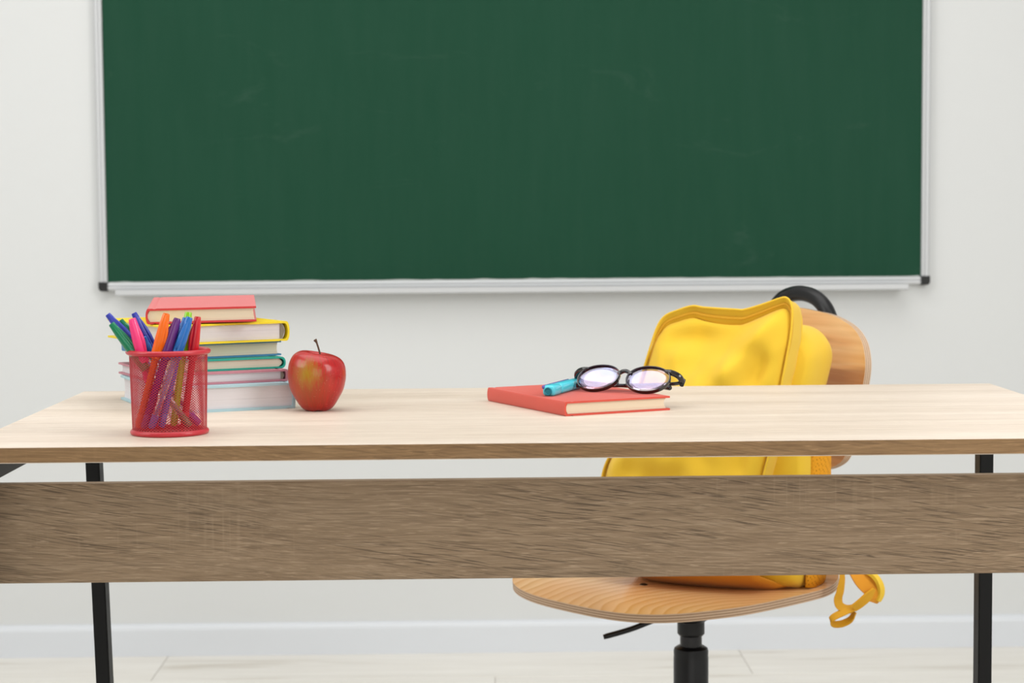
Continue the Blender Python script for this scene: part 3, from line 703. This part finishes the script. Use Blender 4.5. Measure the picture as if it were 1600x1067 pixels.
m_ply = kk.fin(kk.ramp(sp.outputs[1], [(0, A_), (0.12, B_), (0.26, A_), (0.42, B_), (0.56, A_), (0.72, B_), (0.86, A_)], True), 0.6, 0.3)
def plywood(name, outline, surf, nrm, th, m, parent, rings=14):
    """outline: list of (a,b) closed; surf(a,b)->Vector; nrm(a,b)->unit Vector towards the face we see"""
    bm = bmesh.new(); uvl = bm.loops.layers.uv.new('UVMap')
    cx = sum(p[0] for p in outline)/len(outline); cy = sum(p[1] for p in outline)/len(outline); n = len(outline)
    def sheet(off):
        cen = bm.verts.new(surf(cx, cy)+nrm(cx, cy)*off); rs = []
        for r in range(1, rings+1):
            f = r/rings
            f2 = f if r < rings else 1.0
            ring = [bm.verts.new(surf(cx+(a-cx)*f2, cy+(b-cy)*f2)+nrm(cx+(a-cx)*f2, cy+(b-cy)*f2)*off) for a, b in outline]
            rs.append(ring)
        fs = [bm.faces.new((cen, rs[0][k], rs[0][(k+1) % n])) for k in range(n)]
        for a, b in zip(rs, rs[1:]):
            fs += [bm.faces.new((a[k], a[(k+1) % n], b[(k+1) % n], b[k])) for k in range(n)]
        return rs[-1]
    T_, B = sheet(0), sheet(-th)
    for k in range(n):
        f = bm.faces.new((T_[k], T_[(k+1) % n], B[(k+1) % n], B[k])); f.material_index = 1
        for l in f.loops:
            l[uvl].uv = (k/n, 0.0 if l.vert in (T_[k], T_[(k+1) % n]) else 1.0)
    o = obj(name, bm, [m, m_ply], parent, True); sharp(o, 50)
    return o
SC = Vector((0.214, 0.625, 0)); SZ = 0.428; CA = R(-139); CO = Vector((0.236, 0.600, 0))-SC   # direction the chair faces
cf = Vector((math.cos(CA), math.sin(CA), 0)); cl = Vector((-cf.y, cf.x, 0))  # cl: chair's left
chair = empty('chair', (SC.x, SC.y, 0), 0)
tag(chair, 'pine plywood swivel chair with black gas lift, behind the desk', 'chair')
def seat_h(a, b):   # a along chair's left, b along front
    z_ = -0.006*math.exp(-((a/0.12)**2+((b+0.02)/0.11)**2))
    if b > 0.12: z_ -= 0.8*(b-0.12)**2
    if b < -0.09: z_ += 1.15*(b+0.09)**2
    z_ += 0.10*a*a*0.6
    return z_
out = []
for i in range(96):
    t = 2*math.pi*i/96; c_, s_ = math.cos(t), math.sin(t); ex = 2/3.1
    a = 0.217*math.copysign(abs(c_)**ex, c_); b = 0.217*math.copysign(abs(s_)**ex, s_)
    out.append((a, b))
def ssurf(a, b): return cl*a+cf*b+Vector((0, 0, SZ+seat_h(a, b)))
def snrm(a, b):
    e_ = 0.002; dx = ssurf(a+e_, b)-ssurf(a-e_, b); dy = ssurf(a, b+e_)-ssurf(a, b-e_); n_ = dx.cross(dy).normalized()
    return n_ if n_.z > 0 else -n_
seat = plywood('seat', out, ssurf, snrm, 0.0125, m_seat, chair, 18)
for wx, wy in ((0.2575, 0.615), (0.165, 0.60), (0.195, 0.69), (0.285, 0.70)):
    if True:
        q_ = Vector((wx, wy, 0))-SC; p = ssurf(q_.dot(cl), q_.dot(cf))
        bm = bmesh.new(); add_lathe(bm, [(0, 0.0022), (0.004, 0.0018), (0.0065, 0.0002), (0.0065, -0.001), (0, -0.001)], 16, p); obj('bolt', bm, m_plastic, seat, True)
# backrest
bo = [(0, .831), (.048, .8275), (.091, .823), (.126, .8155), (.156, .8050), (.178, .7900), (.190, .7735), (.197, .750), (.1945, .722), (.187, .69), (.176, .650), (.162, .614), (.143, .5985), (.112, .588), (.06, .581), (0, .579)]
bo = [(a*0.948, b) for a, b in bo]
bo = bo+[(-a, b) for a, b in bo[-2:0:-1]]
bo = [(p.x, p.y) for p in spline([(a, b, 0) for a, b in bo], 4, True)]
PB = Vector((0.3921, 0.7481, 0))-SC; PB.z = 0
BN = Vector((math.cos(R(-147)), math.sin(R(-147)), 0)); br_ = Vector((-BN.y, BN.x, 0))
if br_.x < 0: br_ = -br_
def bsurf(a, b): return PB+br_*a+BN*(0.55*(a*a-0.03))+Vector((0, 0, b))+BN*(-0.10*(b-0.71))
def bnrm(a, b):
    e_ = 0.002; dx = bsurf(a+e_, b)-bsurf(a-e_, b); dy = bsurf(a, b+e_)-bsurf(a, b-e_); n_ = dx.cross(dy).normalized()
    return n_ if n_.dot(BN) > 0 else -n_
backrest = plywood('backrest', bo, bsurf, bnrm, 0.011, m_back, chair, 16)
# hoop handle behind the backrest
hp = []
hc = 0.0
for a, b in ((-0.072, 0.73), (-0.072, 0.785), (-0.062, 0.822), (-0.037, 0.8445), (0.0, 0.8520), (0.037, 0.8445), (0.062, 0.822), (0.072, 0.785), (0.072, 0.73)):
    hp.append(PB+br_*a-BN*0.045+Vector((0, 0, b)))
hp = [hp[0]+BN*0.030]+hp+[hp[-1]+BN*0.030]
tube('handle', spline(hp, 6), 0.0122, m_plastic, chair, 18)['label'] = 'black hoop handle behind the backrest'
# support bar from under the seat up to the backrest
sb = [Vector((0, 0, SZ-0.030))-cf*0.05, Vector((0, 0, SZ-0.030))-cf*0.20, Vector((0, 0, SZ-0.005))-cf*0.250, Vector((0, 0, 0.55))-cf*0.252, Vector((0, 0, 0.69))-cf*0.235]
bm = bmesh.new()
pts = spline(sb, 6); prev = None
for p in pts:
    i = pts.index(p); d = (pts[min(i+1, len(pts)-1)]-pts[max(i-1, 0)]).normalized(); nn_ = d.cross(cl).normalized()
    ring = [bm.verts.new(p+cl*sx*0.0225+nn_*sy*0.004) for sx, sy in ((-1, -1), (1, -1), (1, 1), (-1, 1))]
    if prev:
        for k_ in range(4): bm.faces.new((prev[k_], prev[(k_+1) % 4], ring[(k_+1) % 4], ring[k_]))
    else: bm.faces.new(ring[::-1])
    prev = ring
bm.faces.new(prev); obj('back_support', bm, m_black, chair)
# mechanism plate, lever, gas lift, base
bm = bmesh.new(); add_box(bm, -0.085, 0.085, -0.085, 0.085, SZ-0.024, SZ-0.0195, 0.003)
bmesh.ops.rotate(bm, verts=bm.verts, cent=(0, 0, 0), matrix=Matrix.Rotation(R(45), 3, 'Z')); bmesh.ops.translate(bm, verts=bm.verts, vec=CO); obj('mounting_plate', bm, m_black, chair)
bm = bmesh.new(); add_lathe(bm, [(0, SZ-0.024), (0.052, SZ-0.024), (0.050, SZ-0.034), (0.034, SZ-0.050), (0.0205, SZ-0.060), (0.0205, SZ-0.078), (0.018, SZ-0.081), (0, SZ-0.081)], 36, CO); o = obj('swivel_hub', bm, m_plastic, chair, True); sharp(o)
bm = bmesh.new(); add_lathe(bm, [(0, SZ-0.07), (0.0165, SZ-0.07), (0.0165, 0.300), (0, 0.300)], 32, CO); o = obj('gas_piston', bm, mat('dark_steel', (0.03, 0.03, 0.032), 0.25, metal=0.6), chair, True); sharp(o)
bm = bmesh.new(); add_lathe(bm, [(0, 0.331), (0.016, 0.331), (0.0205, 0.3305), (0.0250, 0.3275), (0.0262, 0.323), (0.0257, 0.315), (0.0262, 0.314), (0.0262, 0.11), (0, 0.11)], 36, CO); o = obj('lift_column', bm, m_plastic, chair, True); sharp(o)
l0 = Vector((0.1854, 0.60, 0))-SC; l1 = Vector((0.1045, 0.60, 0))-SC; l0.z = 0.3720; l1.z = 0.3455
tube('lever', spline([l0+Vector((0.030, 0.0, 0.007)), l0+Vector((-0.002, 0, -0.001)), (l0+l1)/2+Vector((0, 0, -0.002)), l1], 5), [0.0042]*15+[0.0036], m_plastic, chair, 12)
bm = bmesh.new(); add_lathe(bm, [(0, 0.12), (0.034, 0.12), (0.042, 0.105), (0.045, 0.07), (0, 0.07)], 32, CO); hub = obj('base_hub', bm, m_plastic, chair, True); sharp(hub)
for k in range(5):
    a = R(72*k+20); d = Vector((math.cos(a), math.sin(a), 0))
    bm = bmesh.new(); s_ = Vector((-d.y, d.x, 0)); prev = None
    for t, hw, zt, zb in ((0.03, 0.024, 0.112, 0.075), (0.15, 0.019, 0.100, 0.074), (0.27, 0.014, 0.080, 0.062), (0.29, 0.010, 0.076, 0.062)):
        ring = [bm.verts.new(CO+d*t+s_*hw*q+Vector((0, 0, zz))) for q, zz in ((-1, zb), (1, zb), (0.8, zt), (-0.8, zt))]
        if prev:
            for j in range(4): bm.faces.new((prev[j], prev[(j+1) % 4], ring[(j+1) % 4], ring[j]))
        else: bm.faces.new(ring[::-1])
        prev = ring
    bm.faces.new(prev); lg = obj('base_leg', bm, m_plastic, chair)
    bm = bmesh.new(); c0 = CO+d*0.272
    add_tube(bm, [c0+Vector((0, 0, 0.064)), c0+Vector((0, 0, 0.045))], 0.006, 12)
    for q in (-1, 1): add_tube(bm, [c0+s_*q*0.006+Vector((0, 0, 0.0265)), c0+s_*q*0.022+Vector((0, 0, 0.0265))], 0.0265, 24)
    o = obj('caster', bm, m_plastic, lg, True); sharp(o)

# ------------------------------------------------------------------ backpack
m_yel = NT('yellow_canvas')
wn = m_yel.noise(m_yel.mapping((7, 7, 7)), 1, 3)
cc = m_yel.mix(wn, (0.77, 0.47, 0.024), (0.86, 0.56, 0.040))
bb = m_yel.nt.nodes.new('ShaderNodeBump'); bb.inputs['Strength'].default_value = 0.3; bb.inputs['Distance'].default_value = 0.0004
m_yel.l(m_yel.noise(m_yel.tc.outputs['Object'], 900, 2), bb.inputs['Height']); m_yel.l(bb.outputs[0], m_yel.b.inputs['Normal'])
m_yel.b.inputs['Sheen Weight'].default_value = 0.15; m_yel = m_yel.fin(cc, 0.75, 0.25)
m_or = mat('orange_canvas', (0.74, 0.30, 0.012), 0.75, bump=0.4, bscale=800, sheen=0.1)
m_web = mat('golden_webbing', (0.72, 0.36, 0.012), 0.65, bump=0.5, bscale=1500)
m_zip = mat('yellow_zip', (0.74, 0.38, 0.015), 0.55, bump=0.9, bscale=1200)
th, ln = R(30), 0.12
bw = Vector((-math.sin(th)*math.cos(ln), -math.cos(th)*math.cos(ln), math.sin(ln))); bu = Vector((math.cos(th), -math.sin(th), 0)); bv = bu.cross(bw)
if bv.z < 0: bv = -bv
B0 = Vector((0.28, 0.50, 0.430))
bag = empty('backpack', B0); tag(bag, 'bright yellow canvas backpack leaning against the chair backrest', 'backpack')
def bp(u, v, w_): return bu*u+bv*v+bw*w_
def seat_floor(P):
    # keep cloth on top of the seat surface (P relative to B0)
    W_ = P+B0-SC; W_.z = 0; a = W_.dot(cl); b = W_.dot(cf)
    zf = SZ+seat_h(a, b)+0.0008-B0.z
    if P.z < zf: P = Vector((P.x, P.y, zf+0.002*(1-math.exp((P.z-zf)*40)))) 
    return P
face = [(-.185, .040), (-.205, .052), (-.213, .080), (-.211, .155), (-.1977, .195), (-.176, .25), (-.157, .300), (-.144, .345), (-.1325, .382), (-.1205, .399), (-.101, .4075), (-.0775, .4145), (-.058, .4125), (-.01, .4105), (.004, .4105), (.030, .4180), (.0575, .4275), (.0675, .4285), (.0745, .421), (.0775, .405), (.0765, .375), (.0715, .34), (.0655, .300), (.0595, .255), (.053, .210), (.044, .165), (.038, .10), (.036, .065), (.028, .043), (.010, .034), (-.08, .032)]
fo = [(p.x, p.y) for p in spline([(a, b, 0) for a, b in face], 5, True)]
fcx, fcy = -0.06, 0.215
def gau(u, v, cu, cv, su, sv, ang=0):
    c_, s_ = math.cos(ang), math.sin(ang); x = (u-cu)*c_+(v-cv)*s_; y = -(u-cu)*s_+(v-cv)*c_
    return math.exp(-(x/su)**2-(y/sv)**2)
def folds(u, v):
    f = 0.016*gau(u, v, -0.06, 0.27, 0.13, 0.035, R(38))
    f -= 0.016*gau(u, v, -0.07, 0.372, 0.055, 0.020, R(5))
    f -= 0.012*gau(u, v, 0.030, 0.325, 0.060, 0.018, R(60))
    f += 0.012*gau(u, v, 0.045, 0.385, 0.030, 0.030, 0)
    f += 0.009*gau(u, v, 0.020, 0.265, 0.020, 0.060, R(20))
    f -= 0.009*gau(u, v, -0.010, 0.235, 0.018, 0.060, R(25))
    f -= 0.008*gau(u, v, -0.12, 0.24, 0.030, 0.05, R(-30))
    f += 0.010*noise.noise(Vector((u*14, v*14, 3.1)))+0.004*noise.noise(Vector((u*34, v*30, 8.1)))
    return f*2.1
def fabric_sheet(name, outline, cen, depth, mat_, par, wb, dome=0.028, rings=26, inset=1.0):
    bm = bmesh.new(); n = len(outline); rs = []
    c_ = bm.verts.new(bp(cen[0], cen[1], wb+dome+folds(*cen)))
    for r in range(1, rings+1):
        f = r/rings; ring = []
        for a, b in outline:
            u = cen[0]+(a-cen[0])*f*inset; v = cen[1]+(b-cen[1])*f*inset
            edge = 1-f**3
            ring.append(bm.verts.new(seat_floor(bp(u, v, wb+dome*(1-f**4)+folds(u, v)*min(1, edge*1.6)))))
        rs.append(ring)
    for k in range(n): bm.faces.new((c_, rs[0][k], rs[0][(k+1) % n]))
    for a, b in zip(rs, rs[1:]):
        for k in range(n): bm.faces.new((a[k], a[(k+1) % n], b[(k+1) % n], b[k]))
    return bm, rs[-1]
# inset face: top edge sits below the piped rim
def face_in(p):
    u, v = p; du = u-fcx; dv = v-fcy
    L_ = math.hypot(du, dv); k_ = 0.004/L_
    topk = max(0, min(1, (v-0.36)/0.03))
    sag = 0.011*topk+0.007*topk*math.exp(-((u+0.02)/0.05)**2)
    return (u-du*k_, v-dv*k_-sag)
fin_ = [face_in(p) for p in fo]
bm, last = fabric_sheet('front_panel', fin_, (fcx, fcy), 0, m_yel, bag, 0.0)
ring2 = [bm.verts.new(seat_floor(bp(a, b, -0.010))) for a, b in fin_]
n = len(ring2)
for k in range(n): bm.faces.new((last[k], last[(k+1) % n], ring2[(k+1) % n], ring2[k]))
obj('front_pocket', bm, m_yel, bag, True)
# gusset of the front pocket, from piped edge back to the main compartment
def jit(u, v, s=0.003): return s*noise.noise(Vector((u*30, v*30, 5.5)))
bm = bmesh.new(); rs = []
for w_, g in ((-0.016, 0.90), (-0.0105, 0.935), (-0.004, 0.965), (0.0, 0.994), (0.003, 1.0), (0.001, 1.006), (-0.006, 1.004), (-0.018, 0.998), (-0.032, 0.994), (-0.045, 0.985), (-0.052, 0.965)):
    ring = []
    for i, (a, b) in enumerate(fo):
        a2, b2 = face_in((a, b)) if g < 0.99 and w_ > -0.02 else (a, b)
        u = fcx+(a2-fcx)*(g if w_ <= -0.03 or g > 0.99 else 1.0); v = fcy+(b2-fcy)*(g if w_ <= -0.03 or g > 0.99 else 1.0)
        top = max(0, min(1, (v-0.36)/0.04))
        dip = -0.007*top*math.exp(-((u+0.0)/0.03)**2)*max(0, min(1, (-w_)/0.02))
        jq = 0 if (g < 0.95 and w_ > -0.02) else 1
        if g == 0.90: u = fcx+(u-fcx)*0.95; v = fcy+(v-fcy)*0.95
        ring.append(bm.verts.new(seat_floor(bp(u+jit(u, v)*jq, v+jit(v, u)*jq+dip*jq, w_))))
    rs.append(ring)
for a, b in zip(rs, rs[1:]):
    for k in range(n): bm.faces.new((a[k], a[(k+1) % n], b[(k+1) % n], b[k]))
obj('pocket_gusset', bm, m_yel, bag, True)
# piping and zip along the rim
tube('piping', [seat_floor(bp(fcx+(a-fcx)*1.004, fcy+(b-fcy)*1.004, 0.0035)+Vector((0, 0, 0))) for a, b in fo], 0.0016, m_yel, bag, 8, closed=True)
zt = []
for a, b in fo:
    if b > 0.335:
        a2, b2 = face_in((a, b)); q = 0.45; zt.append(bp(a*q+a2*(1-q), b*q+b2*(1-q), -0.0015))
tube('zipper', zt, 0.0022, m_zip, bag, 8)
# main compartment
main = [(-.175, .006), (-.198, .03), (-.200, .15), (-.172, .25), (-.152, .30), (-.136, .36), (-.112, .392), (-.05, .402), (.02, .402), (.055, .398), (.075, .389), (.088, .375), (.0945, .355), (.091, .325), (.087, .30), (.088, .24), (.090, .18), (.090, .10), (.088, .04), (.078, .010), (.03, .004), (-.08, .004)]
mo = [(p.x, p.y) for p in spline([(a, b, 0) for a, b in main], 6, True)]
mcx, mcy = -0.055, 0.205; n = len(mo)
bm = bmesh.new(); rs = []
for w_, g in ((-0.044, 0.70), (-0.047, 0.90), (-0.052, 0.935), (-0.062, 0.965), (-0.080, 0.99), (-0.100, 1.0), (-0.120, 1.0), (-0.137, 0.985), (-0.149, 0.95), (-0.156, 0.88), (-0.158, 0.6), (-0.157, 0.2)):
    ring = []
    for a, b in mo:
        u = mcx+(a-mcx)*g; v = mcy+(b-mcy)*g
        j = 0.004*noise.noise(Vector((u*16, v*16, w_*30)))
        ring.append(bm.verts.new(seat_floor(bp(u+j, v+j, w_))))
    rs.append(ring)
for a, b in zip(rs, rs[1:]):
    for k in range(n): bm.faces.new((a[k], a[(k+1) % n], b[(k+1) % n], b[k]))
bm.faces.new(rs[0][::-1]); bm.faces.new(rs[-1])
obj('main_compartment', bm, m_yel, bag, True)
tube('seam', [seat_floor(bp(fcx+(a-fcx)*0.968, fcy+(b-fcy)*0.955, -0.049)) for a, b in fo], 0.0018, m_yel, bag, 8, closed=True)
# orange base panel
bm = bmesh.new(); rs = []
for w_, vl in ((-0.150, 0), (-0.125, 0), (-0.09, 0.0), (-0.06, 0.004), (-0.03, 0.015), (-0.01, 0.027), (-0.003, 0.036)):
    ring = []
    for k in range(17):
        t = k/16; u = -0.185+0.265*t-0.045*t*max(0, min(1, (w_+0.09)/0.06))
        v = vl+0.003+0.012*(abs(2*t-1)**6)
        ring.append(bm.verts.new(seat_floor(bp(u, v-0.004, w_))))
    rs.append(ring)
for a, b in zip(rs, rs[1:]):
    for k in range(16): bm.faces.new((a[k], a[k+1], b[k+1], b[k]))
o = obj('base_panel', bm, m_or, bag, True); md = o.modifiers.new('solid', 'SOLIDIFY'); md.thickness = 0.002; md.offset = 1
# mesh side pocket on the right
km = NT('orange_mesh')
vv = km.nt.nodes.new('ShaderNodeTexVoronoi'); vv.inputs['Scale'].default_value = 230; vv.inputs['Randomness'].default_value = 0.0; km.l(km.mapping((1, 1, 1), rot=(R(45), 0, R(20))), vv.inputs['Vector'])
m_mesh = km.fin(km.ramp(vv.outputs['Distance'], [(0.22, (0.42, 0.15, 0.004)), (0.36, (0.76, 0.33, 0.015))]), 0.8, 0.2)
bm = bmesh.new(); rs = []
for j in range(13):
    v = 0.012+0.215*j/12; ring = []
    for k in range(15):
        t = k/14; w_ = -0.075-0.082*t
        bulge = 0.013*math.sin(math.pi*min(1, max(0, t)))**0.6*(0.55+0.45*math.sin(math.pi*(j+2)/15))
        gg = 0.972+0.028*math.sin(math.pi*(0.25+0.6*t))
        ring.append(bm.verts.new(seat_floor(bp(0.0885+bulge-(0.006 if t > 0.9 else 0), v, w_))))
    rs.append(ring)
for a, b in zip(rs, rs[1:]):
    for k in range(14): bm.faces.new((a[k], a[k+1], b[k+1], b[k]))
o = obj('side_pocket', bm, m_mesh, bag, True); md = o.modifiers.new('solid', 'SOLIDIFY'); md.thickness = 0.0015; o['label'] = 'orange mesh side pocket'
# straps
def ribbon(name, pts, width, wd, m, th_=0.0016, n=6, parent=bag):
    """pts in world; wd: list of width direction vectors (same length as pts)"""
    P = spline(pts, n); Wd = spline([Vector(x) for x in wd], n); bm = bmesh.new(); prev = None
    W2 = spline([Vector((x, 0, 0)) for x in (width if isinstance(width, list) else [width]*len(pts))], n)
    for i, p in enumerate(P):
        d = (P[min(i+1, len(P)-1)]-P[max(i-1, 0)]).normalized(); wv_ = Wd[i].normalized(); wv_ = (wv_-d*wv_.dot(d)).normalized(); nn_ = d.cross(wv_)
        hw = W2[i].x/2
        ring = [bm.verts.new(p-B0+wv_*a*hw+nn_*b*th_/2) for a, b in ((-1, -1), (1, -1), (1, 1), (-1, 1))]
        if prev:
            for k in range(4): bm.faces.new((prev[k], prev[(k+1) % 4], ring[(k+1) % 4], ring[k]))
        else: bm.faces.new(ring[::-1])
        prev = ring
    bm.faces.new(prev); o = obj(name, bm, m, parent, True); sharp(o, 40); return o
Y = 0.5
X_ = Vector((1, 0, 0)); Z_ = Vector((0, 0, 1)); Yv = Vector((0, 1, 0))
ribbon('webbing_strap', [(0.420, 0.575, 0.512), (0.4420, 0.540, 0.488), (0.4455, 0.510, 0.455), (0.4415, 0.50, 0.4345), (0.4375, 0.498, 0.4205), (0.4400, 0.497, 0.4110), (0.4500, 0.497, 0.4060), (0.4595, 0.496, 0.4072)], 0.0125,
       [(0.6, 0.8, 0), (0.6, 0.8, 0), (0.55, 0.8, 0.1), (0.8, 0.5, 0.3), (0.75, 0.2, 0.6), (0.55, 0.3, 0.8), (0.1, 0.5, 0.85), (0.0, 0.6, 0.8)], m_web)
ribbon('webbing_loop', [(0.4600, 0.494, 0.4090), (0.4450, 0.492, 0.4030), (0.4310, 0.491, 0.3965), (0.4255, 0.492, 0.3905), (0.4300, 0.494, 0.3850), (0.4430, 0.496, 0.3850), (0.4555, 0.496, 0.3915), (0.4610, 0.495, 0.4030)], 0.0120,
       [(0.0, 0.8, 0.6)]*8, m_web)
ribbon('strap_end', [(0.4580, 0.490, 0.4085), (0.4680, 0.489, 0.4160), (0.4790, 0.489, 0.4260), (0.4880, 0.489, 0.4370)], [0.011, 0.0125, 0.0125, 0.004],
       [(0.55, 0.3, -0.75), (0.6, 0.3, -0.7), (0.65, 0.3, -0.65), (0.65, 0.3, -0.65)], m_web, 0.004)
ribbon('shoulder_strap', [(0.425, 0.600, 0.530), (0.4560, 0.560, 0.500), (0.4680, 0.515, 0.4640), (0.4760, 0.503, 0.4470), (0.4870, 0.499, 0.4330), (0.4905, 0.500, 0.4220), (0.4880, 0.502, 0.4160)], [0.03, 0.03, 0.028, 0.027, 0.024, 0.020, 0.015],
       [(0.8, 0.5, 0.2), (0.85, 0.4, 0.3), (0.9, 0.2, 0.4), (0.85, 0.1, 0.5), (0.8, 0.1, 0.55), (0.85, 0.1, 0.35), (0.9, 0.1, 0.2)], m_or, 0.006)
ribbon('shoulder_strap', [(0.430, 0.590, 0.530), (0.4700, 0.520, 0.4700), (0.4900, 0.499, 0.4540), (0.4985, 0.497, 0.4400), (0.5000, 0.499, 0.4270), (0.4960, 0.500, 0.4170)], [0.02, 0.014, 0.012, 0.011, 0.010, 0.008],
       [(0.2, 0.9, 0), (0.3, 0.9, 0.1), (0.5, 0.8, 0.1), (0.7, 0.7, 0.1), (0.8, 0.6, 0), (0.8, 0.6, 0)], m_yel, 0.005)
